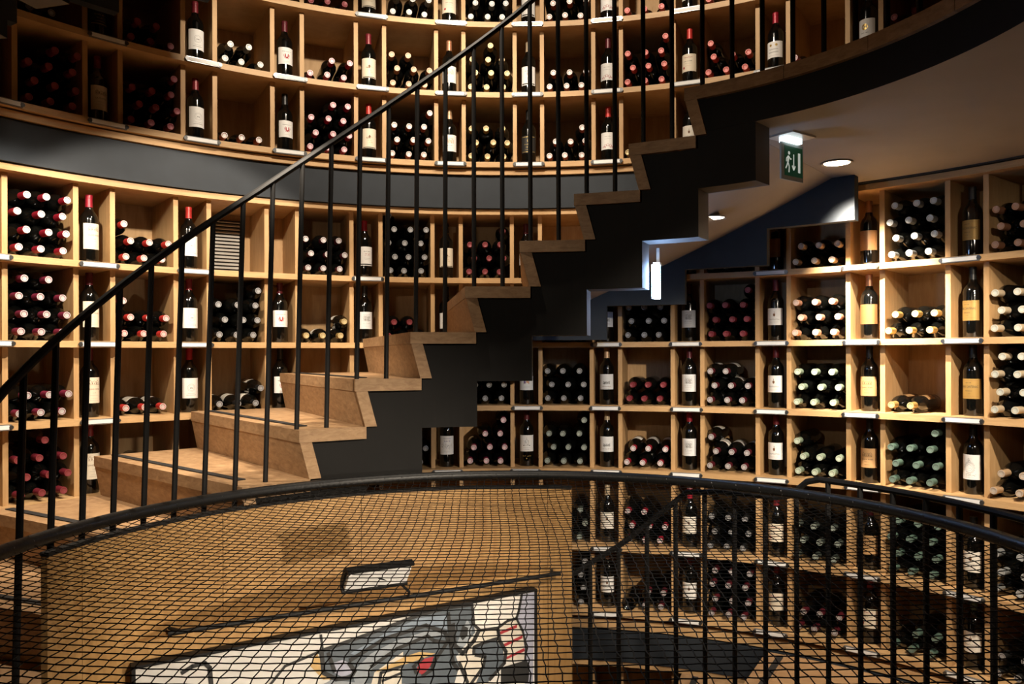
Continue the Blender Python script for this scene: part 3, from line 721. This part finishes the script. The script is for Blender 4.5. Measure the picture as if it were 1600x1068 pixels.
for i in range(-5, 23):
    t = -81.2 + STEP_B * i
    ln = max(0, min(1.2, (-t - 5) / 40)) * .034
    zt = nose(t) + rail_h(t)
    tb = t - math.degrees(ln * .9 / R_BAL)
    bal.append((t, tread_z(tb), zt, ln))
railing('stair_railing', 'black steel railing rising along the open side of the oak stair', pts, bal, .0110, P(-40, R_BAL, nose(-45)))
# guard of the upper floor
g = [(t, Z0 + 1.03) for t in range(31, 150, 3)]
railing('gallery_railing', 'black baluster guard along the upper floor edge at the top right', g, [(32.9 + 5.03 * i, Z0, Z0 + 1.03, 0) for i in range(23)], .0125, P(45, R_BAL, Z0))
# rail of the flight going down, rising into the guard of this floor
def low_h(t): return interp(t, [-20, 9, 19, 31], [.97, .96, .93, .945])
g = [(t, nose(t, -STOREY) + low_h(t)) for t in range(-20, 31, 2)]
zg = -.393
g += [(32.8, -.479), (35, -.472), (40, -.470), (45, -.468), (47, -.458), (48.6, -.432), (50, -.405), (52, zg)] + [(t, zg) for t in range(55, 160, 3)]
bal = []
for i in range(29):
    t = -6.6 + 4.95 * i if i < 9 else 32.9 + 5.13 * (i - 8)
    zt = interp(t, [q[0] for q in g], [q[1] for q in g])
    bal.append((t, tread_z(t, -STOREY) if t < TH0 else Z0 - STOREY, zt, 0))
railing('stair_railing', 'black steel railing seen through the net, descending from the right-hand gallery guard', g, bal, .0100, P(45, R_BAL, Z0 - STOREY))

# ------------------------------------------------------------------ safety net stretched across the stairwell
R_RING, Z_RING = 1.150, -.436
net = thing('safety_net', 'black rope net stretched over the round stairwell on a black ring', 'safety net', tuple(P(0, 0, Z_RING)))
b = MB(); b.tube([P(t, R_RING, Z_RING) for t in range(0, 360, 3)], .0170, 10, closed=True)
b.build('ring_tube', [M_RING], net, True)
def net_z(x, y):
    q = min(1, math.hypot(x, y) / R_RING)
    return Z_RING + EYE - .012 - .045 * (1 - q ** 6)
SX, SY = .0250, .0290
rng = random.Random(5)
node = {}
def nd(i, j):
    k = (i, j)
    if k not in node:
        s = 1 if (i + j) % 2 else -1
        x = i * SX + s * .0016 + rng.uniform(-.0009, .0009) + .010 * math.sin(j * .13 + i * .02)
        y = j * SY + s * .0013 + rng.uniform(-.0009, .0009) + .012 * math.sin(i * .10)
        node[k] = Vector((x, y, net_z(x, y)))
    return node[k]
b = MB()
NI, NJ = int(1.2 / SX), int(1.2 / SY)
def cord(a, c, r=.00125):
    d = (c - a).normalized(); up = Vector((0, 0, 1)); x = d.cross(up).normalized(); y = x.cross(d)
    bs = len(b.v)
    for p in (a, c):
        for k in range(3):
            an = 2.0944 * k + .5
            b.v.append(tuple(p + x * (r * math.cos(an)) + y * (r * math.sin(an))))
    for k in range(3):
        l = (k + 1) % 3
        b.f.append((bs + k, bs + l, bs + 3 + l, bs + 3 + k)); b.m.append(0)
lim = R_RING - .004
for i in range(-NI, NI + 1):
    for j in range(-NJ, NJ + 1):
        a = nd(i, j)
        if math.hypot(a.x, a.y) > lim: continue
        for q in ((i + 1, j), (i, j + 1), (i - 1, j), (i, j - 1)):
            c = nd(*q)
            if math.hypot(c.x, c.y) <= lim:
                if q[0] > i or q[1] > j: cord(a, c)
            else:
                dn = Vector((c.x, c.y, 0)).normalized() * R_RING; dn.z = Z_RING + EYE
                cord(a, dn)
o = b.build('net_mesh', [M_NET], net); o['kind'] = 'stuff'
b = MB()
for k in range(90):
    t = k * 4 + rng.uniform(-.8, .8); c = P(t, R_RING, Z_RING)
    a = math.radians(t); rad = Vector((math.sin(a), math.cos(a), 0)); tn = Vector((math.cos(a), -math.sin(a), 0))
    ring = [c + rad * (.0165 * math.cos(q * .9)) + Vector((0, 0, .0165 * math.sin(q * .9))) + tn * (.004 * (q - 3.5)) for q in range(8)]
    b.tube(ring, .0016, 4)
o = b.build('lashing_wire', [M_SCREW], net, True); o['kind'] = 'stuff'

# ------------------------------------------------------------------ oak panel wall below the stair, with picture, hanging rail and lamp
Z_WT = -.487
pw = None
for k, (ta, tb) in enumerate(((-80.5, -74.9), (-74.8, -51.6), (-51.5, -27.6), (-27.5, 5.9), (6.0, 10.2))):
    b = MB(); b.sector(1.160 if k < 4 else 1.155, 1.178, ta, tb, -3.0, Z_WT, step=1.5)
    if pw is None:
        pw = struct(b.build('wall_left', [M_WALLWOOD], None, True))
    else: b.build('panel', [M_WALLWOOD], pw, True)
b = MB(); b.sector(1.156, 1.180, -80.5, 10.2, Z_WT + .0005, Z_WT + .010, step=1.5); b.build('cap_strip', [M_BLACK], pw, True)

PAINT_FILLS = [
    ('slate', [(0.516, 0.058), (0.651, 0.035), (0.852, 0.002), (1.052, 0.004), (1.052, 0.04), (1.064, 0.102), (0.989, 0.17), (1.001, 0.205), (0.982, 0.261), (0.552, 0.165), (0.526, 0.104)]),
    ('blue', [(0.614, 0.083), (0.727, 0.044), (0.852, 0.015), (0.953, 0.022), (0.959, 0.072), (0.875, 0.04), (0.75, 0.059), (0.641, 0.098)]),
    ('mist', [(0.619, 0.144), (0.684, 0.097), (0.772, 0.073), (0.899, 0.061), (0.947, 0.086), (0.893, 0.086), (0.772, 0.104), (0.683, 0.148), (0.662, 0.19), (0.63, 0.183)]),
    ('cream', [(0.694, 0.16), (0.794, 0.114), (0.794, 0.161), (0.716, 0.165), (0.705, 0.199), (0.683, 0.195)]),
    ('cream', [(0.716, 0.165), (0.789, 0.165), (0.788, 0.218), (0.71, 0.201)]),
    ('ochre', [(0.8, 0.131), (0.852, 0.126), (0.911, 0.143), (0.852, 0.152), (0.772, 0.159), (0.694, 0.16)]),
    ('red', [(0.857, 0.153), (0.905, 0.152), (0.893, 0.182), (0.863, 0.205), (0.84, 0.186)]),
    ('mist', [(0.989, 0.132), (1.033, 0.05), (1.052, 0.089), (1.039, 0.125), (1.02, 0.143)]),
    ('black', [(1.002, 0.102), (1.014, 0.068), (1.036, 0.081), (1.033, 0.107), (1.014, 0.12)]),
    ('white', [(1.058, 0.002), (1.255, -0.001), (1.241, 0.079), (1.167, 0.099), (1.148, 0.104), (1.077, 0.094), (1.058, 0.068)]),
    ('lilac', [(1.255, -0.001), (1.31, -0.001), (1.301, 0.333), (1.267, 0.325), (1.267, 0.238), (1.254, 0.127), (1.231, 0.083), (1.241, 0.073)]),
    ('cream', [(1.07, 0.104), (1.154, 0.108), (1.173, 0.196), (1.18, 0.22), (1.095, 0.287), (1.032, 0.273), (1.001, 0.172)]),
    ('slate', [(1.051, 0.166), (1.07, 0.148), (1.147, 0.141), (1.18, 0.192), (1.173, 0.241), (1.114, 0.284), (1.063, 0.28), (1.095, 0.225), (1.108, 0.194), (1.064, 0.179)]),
    ('cream', [(1.161, 0.098), (1.227, 0.085), (1.261, 0.151), (1.267, 0.238), (1.18, 0.226), (1.174, 0.174)]),
    ('red', [(1.161, 0.118), (1.234, 0.106), (1.234, 0.117), (1.161, 0.129)]),
    ('red', [(1.174, 0.165), (1.257, 0.148), (1.257, 0.159), (1.18, 0.175)]),
    ('red', [(1.18, 0.214), (1.264, 0.195), (1.267, 0.207), (1.187, 0.221)]),
    ('black', [(1.167, 0.245), (1.274, 0.24), (1.288, 0.265), (1.281, 0.321), (1.166, 0.303)]),
    ('lilac', [(0.557, 0.101), (0.588, 0.097), (0.619, 0.119), (0.624, 0.145), (0.588, 0.152), (0.562, 0.132)]),
    ('ochre', [(0.486, 0.096), (0.506, 0.056), (0.516, 0.083), (0.536, 0.131), (0.572, 0.154), (0.526, 0.146)]),
    ('mist', [(0.526, 0.159), (0.552, 0.152), (0.63, 0.177), (0.63, 0.183)]),
]
PAINT_STROKES = [
    ([(0.519, 0.007), (0.524, 0.05)], 0.0043),
    ([(0.511, 0.057), (0.651, 0.037), (0.852, 0.004), (0.959, -0.001), (1.052, 0.004)], 0.0076),
    ([(0.614, 0.103), (0.727, 0.059), (0.875, 0.043), (0.947, 0.08), (0.959, 0.11), (0.91, 0.164), (0.898, 0.183)], 0.0087),
    ([(0.683, 0.138), (0.772, 0.099), (0.881, 0.079), (0.905, 0.099), (0.947, 0.113)], 0.0076),
    ([(0.959, 0.018), (0.968, 0.122), (0.977, 0.189), (0.995, 0.214)], 0.0087),
    ([(0.977, 0.059), (0.983, 0.13), (1.014, 0.164), (1.058, 0.129), (1.077, 0.099)], 0.0098),
    ([(1.052, 0.012), (1.058, 0.074), (1.083, 0.098), (1.154, 0.103), (1.194, 0.085), (1.231, 0.084), (1.241, 0.059), (1.255, -0.001)], 0.0065),
    ([(1.231, 0.084), (1.258, 0.133), (1.271, 0.193), (1.267, 0.244)], 0.0054),
    ([(1.154, 0.108), (1.161, 0.149), (1.187, 0.193), (1.18, 0.231), (1.121, 0.275)], 0.0087),
    ([(1.057, 0.173), (1.058, 0.151), (1.102, 0.143), (1.154, 0.139)], 0.0076),
    ([(1.064, 0.179), (1.102, 0.193), (1.095, 0.225), (1.044, 0.275)], 0.0076),
    ([(0.71, 0.201), (0.716, 0.165), (0.789, 0.16)], 0.0065),
    ([(0.721, 0.192), (0.788, 0.181)], 0.0054),
    ([(0.84, 0.192), (0.831, 0.169), (0.863, 0.149)], 0.0076),
    ([(0.863, 0.207), (0.898, 0.194), (0.91, 0.159)], 0.0076),
    ([(0.521, 0.064), (0.526, 0.124), (0.567, 0.153), (0.614, 0.158), (0.627, 0.141), (0.609, 0.112)], 0.0087),
    ([(0.542, 0.068), (0.562, 0.127)], 0.0076),
    ([(1.001, 0.194), (1.032, 0.266)], 0.0076),
    ([(0.12, 0.036), (0.146, 0.024), (0.18, 0.022), (0.193, 0.038), (0.197, 0.086)], 0.0076),
    ([(0.365, 0.123), (0.408, 0.079), (0.476, 0.065), (0.511, 0.057)], 0.0054),
]
PA, PB = P(-68, 1.12, -.85), P(3.5, 1.12, -.85)
pe = (PB - PA).normalized(); PL = (PB - PA).length
pn = Vector((pe.y, -pe.x, 0))                     # towards the room
if pn.dot(-PA.xy.to_3d()) < 0: pn = -pn
pic = thing('painting', 'large abstract painting in grey, white and red hung below the net', 'painting', tuple(PA + Vector((0, 0, -.9))))
def pp(u, v, h): return PA + pe * u + Vector((0, 0, -v)) + pn * h
b = MB()
b.hexa([pp(-.035, .95, -.056), pp(PL + .045, .95, -.056), pp(PL + .045, .95, -.031), pp(-.035, .95, -.031), pp(-.035, -.060, -.056), pp(PL + .045, -.060, -.056), pp(PL + .045, -.060, -.031), pp(-.035, -.060, -.031)])
b.build('backing_board', [M_WALLWOOD], pic)
C_W = plain('canvas_white', (.66, .64, .60), .7, var=.10, scale=18, bump=.15)
b = MB()
b.hexa([pp(0, .9, -.03), pp(PL, .9, -.03), pp(PL, .9, 0), pp(0, .9, 0), pp(0, 0, -.03), pp(PL, 0, -.03), pp(PL, 0, 0), pp(0, 0, 0)])
b.build('canvas', [C_W], pic)
PC = {'slate': (.085, .105, .125), 'blue': (.20, .25, .31), 'mist': (.27, .30, .33), 'cream': (.62, .57, .48), 'white': (.74, .71, .66), 'ochre': (.55, .36, .14), 'red': (.33, .02, .03), 'black': (.018, .018, .018), 'lilac': (.36, .37, .46)}
keys = list(PC)
pm = [plain('paint_' + k, PC[k], .55, var=.22, scale=40, bump=.2) for k in keys]
from mathutils.geometry import tessellate_polygon
b = MB()
for q, (c, poly) in enumerate(PAINT_FILLS):
    h = .0006 + .00008 * q
    v3 = [Vector((u, v, 0)) for u, v in poly]
    tri = tessellate_polygon([v3])
    b.add([pp(u, max(.003, v), h) for u, v in poly], [tuple(t) for t in tri], keys.index(c))
for pl, w in PAINT_STROKES:
    w *= 1.55
    for a, c in zip(pl[:-1], pl[1:]):
        A2, C2 = Vector(a), Vector(c); d = (C2 - A2).normalized(); n2 = Vector((-d.y, d.x)) * w / 2; A2 = A2 - d * w * .3; C2 = C2 + d * w * .3
        b.add([pp(*(A2 + n2), .003), pp(*(A2 - n2), .003), pp(*(C2 - n2), .003), pp(*(C2 + n2), .003)], [(0, 1, 2, 3)], keys.index('black'))
b.build('brushwork', pm, pic)['kind'] = 'stuff'
b = MB()
for u0, v0, u1, v1 in ((-.010, -.008, PL + .010, 0), (-.010, .9, PL + .010, .908), (-.010, 0, 0, .9), (PL, 0, PL + .010, .9)):
    b.hexa([pp(u0, v1, -.03), pp(u1, v1, -.03), pp(u1, v1, .006), pp(u0, v1, .006), pp(u0, v0, -.03), pp(u1, v0, -.03), pp(u1, v0, .006), pp(u0, v0, .006)])
b.build('frame', [M_STEEL], pic)

RA, RBp = P(-63, 1.105, -.784), P(8.3, 1.118, -.783)
lampm = thing('picture_rail', 'thin black metal rail fixed straight above the abstract painting', 'rail', tuple(RA))
b = MB(); b.tube([RA, RBp], .0075, 8); b.build('rail_tube', [M_STEEL], lampm, True)
for q in (.03, .97):
    p0 = RA.lerp(RBp, q); p1 = p0 + Vector((p0.x, p0.y, 0)).normalized() * .06
    b = MB(); b.tube([p0, p1], .005, 6); b.build('bracket', [M_STEEL], lampm, True)
RL = RA.lerp(RBp, .555)
re_ = (RBp - RA).normalized()
lamp = thing('picture_lamp', 'small picture lamp on a bent arm above the rail', 'lamp', tuple(RL))
hc = RL - re_ * .140 + pn * .10 + Vector((0, 0, .100))
b = MB(); b.tube([RL, RL + pn * .03 + Vector((0, 0, .025)) - re_ * .01, RL + pn * .06 + Vector((0, 0, .062)) - re_ * .05, hc + Vector((0, 0, .005))], .0045, 8)
b.build('arm', [M_STEEL], lamp, True)
b = MB()
HL = .105
prof = [(x * 1.35, z * 1.35) for x, z in [(-.036, .000), (-.033, .018), (-.015, .026), (.015, .026), (.033, .018), (.036, .000), (.030, .000), (.026, .013), (-.026, .013), (-.030, .000)]]
tl = .95   # tilt of the head
v = []
for s in (-HL, HL):
    for x, z in prof:
        x2, z2 = x * math.cos(tl) - z * math.sin(tl), x * math.sin(tl) + z * math.cos(tl)
        v.append(hc + re_ * s + pn * x2 + Vector((0, 0, z2)))
N = len(prof)
b.add(v, [tuple(range(N)), tuple(reversed(range(N, 2 * N)))] + [(i, N + i, N + (i + 1) % N, (i + 1) % N) for i in range(N)])
hd = b.build('lamp_head', [M_STEEL], lamp)
b = MB()
v = []
for s in (-HL * .94, HL * .94):
    for x, z in ((-.034, .016), (.034, .016), (.034, .001), (-.034, .001)):
        x2, z2 = x * math.cos(tl) - z * math.sin(tl), x * math.sin(tl) + z * math.cos(tl)
        v.append(hc + re_ * s + pn * x2 + Vector((0, 0, z2)))
b.hexa(v); b.build('diffuser', [plain('white_diffuser', (.75, .74, .72), .5)], hd)

# ------------------------------------------------------------------ vent grille in an empty bay
t = MID['th0'] + 1.5 * MID['dth'] - .25
vent = thing('vent_grille', 'pale slatted vent grille set in the back of an empty bay', 'vent', tuple(P(t, 2.78, .42)))
MV = Matrix.Rotation(-math.radians(t), 4, 'Z')
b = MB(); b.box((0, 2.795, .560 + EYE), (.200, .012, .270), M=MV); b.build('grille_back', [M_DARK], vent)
b = MB()
for x in (-.101, .101): b.box((x, 2.787, .560 + EYE), (.006, .026, .276), M=MV)
for z in (.422, .698): b.box((0, 2.787, z + EYE), (.208, .026, .006), M=MV)
b.build('grille_frame', [M_DARK], vent)
for k in range(15):
    b = MB(); z = .433 + k * .0182 + EYE
    b.hexa([MV @ Vector(q) for q in ((-.098, 2.772, z - .001), (.098, 2.772, z - .001), (.098, 2.789, z + .010), (-.098, 2.789, z + .010), (-.098, 2.771, z + .001), (.098, 2.771, z + .001), (.098, 2.788, z + .012), (-.098, 2.788, z + .012))])
    b.build('slat', [M_GRILLE], vent)

# ------------------------------------------------------------------ downlights, exit sign, emergency light
M_LAMP = glow('lamp_glow', (1.0, .80, .55), 9.0)
def downlight(label, th, r, z):
    root = thing('downlight', label, 'ceiling light', tuple(P(th, r, z)), 'recessed ceiling spots')
    c = P(th, r, z)
    T = Matrix.Translation(c)
    b = MB()
    prof = [(.055, .0), (.062, -.004), (.058, -.007), (.051, -.004), (.051, .0)]
    b.lathe(prof, 24); me = b.mesh('trim_ring', [M_TAUPE], True)
    o = link('trim_ring', me, root); o.location = (0, 0, 0)
    b = MB(); b.lathe([(.0505, -.001), (.0505, -.0035)], 24); o = link('lens', b.mesh('lens', [M_LAMP]), root); o.location = (0, 0, 0)
downlight('glowing round ceiling spot above the brightly lit rack at right', 42, 1.94, .769)
downlight('round spot in the stair soffit, partly hidden by the black stringer', 27.7, 1.79, .576)

M_PLATE = plain('brushed_plate', (.50, .47, .43), .35, .3)
M_ACRYL = plain('acrylic_edge', (.36, .40, .37), .15)
M_GREEN = glow('exit_green', (.008, .060, .028), .22)
M_PICTO = glow('pictogram_white', (.72, .78, .70), .42)
es = P(42.8, 1.445, .769)
ang = math.radians(36)
SX_ = Matrix.Translation(es) @ Matrix.Rotation(ang, 4, 'Z')
sign = thing('exit_sign', 'green hanging exit sign with running man, arrow and door', 'exit sign', tuple(es))
b = MB(); b.box((0, 0, -.003), (.135, .105, .006), M=SX_); b.build('ceiling_plate', [M_PLATE], sign)
b = MB(); b.box((-.005, 0, -.016), (.085, .034, .020), M=SX_); b.build('led_block', [glow('sign_led', (.80, .95, 1.0), 2.2)], sign)
b = MB(); b.box((0, 0, -.092), (.128, .006, .130), M=SX_); pl = b.build('acrylic_panel', [M_ACRYL], sign)
b = MB()
for s in (-1, 1): b.box((.006, s * .0036, -.090), (.104, .0012, .104), M=SX_)
gf = b.build('green_face', [M_GREEN], pl)
b = MB()
def strip(pts, w):
    for a, c in zip(pts[:-1], pts[1:]):
        a2, c2 = Vector(a), Vector(c); d = (c2 - a2).normalized(); n = Vector((-d.y, d.x)) * w / 2
        q = [a2 + n, a2 - n, c2 - n, c2 + n]
        b.add([SX_ @ Vector((x + .006, -.0046, z - .090)) for x, z in q], [(0, 1, 2, 3)])
strip([(-.030, .018), (-.034, -.004)], .010); strip([(-.034, -.004), (-.026, -.020), (-.028, -.040)], .006); strip([(-.034, -.004), (-.040, -.018), (-.047, -.028)], .006)
strip([(-.030, .016), (-.018, .006), (-.014, .010)], .005); strip([(-.031, .016), (-.042, .008), (-.043, -.004)], .005)
b.add([SX_ @ Vector((-.027 + .006 + .0065 * math.cos(k * .63), -.0046, .028 - .090 + .0065 * math.sin(k * .63))) for k in range(10)], [tuple(range(10))])
strip([(0, .026), (0, -.026)], .006); strip([(-.009, -.014), (0, -.030), (.009, -.014)], .006)
strip([(.032, .034), (.032, -.036)], .014)
b.build('pictogram', [M_PICTO], pl)

el = P(23.5, 1.330, .272)
em = thing('emergency_light', 'small glowing white emergency light fixed under the stair', 'emergency light', tuple(el))
ME_ = Matrix.Translation(el) @ Matrix.Rotation(-math.radians(24.0), 4, 'Z')
b = MB(); b.box((0, .022, .069), (.026, .030, .010), M=ME_); b.box((0, .034, .10), (.012, .006, .06), M=ME_); b.build('housing', [M_PLATE], em)
b = MB(); b.box((0, 0, 0), (.019, .055, .125), M=ME_); b.build('lens', [glow('emergency_glow', (.36, .58, 1.0), 85.0)], em)

for o in list(bpy.data.objects):
    if 'world_parts' in o: del o['world_parts']
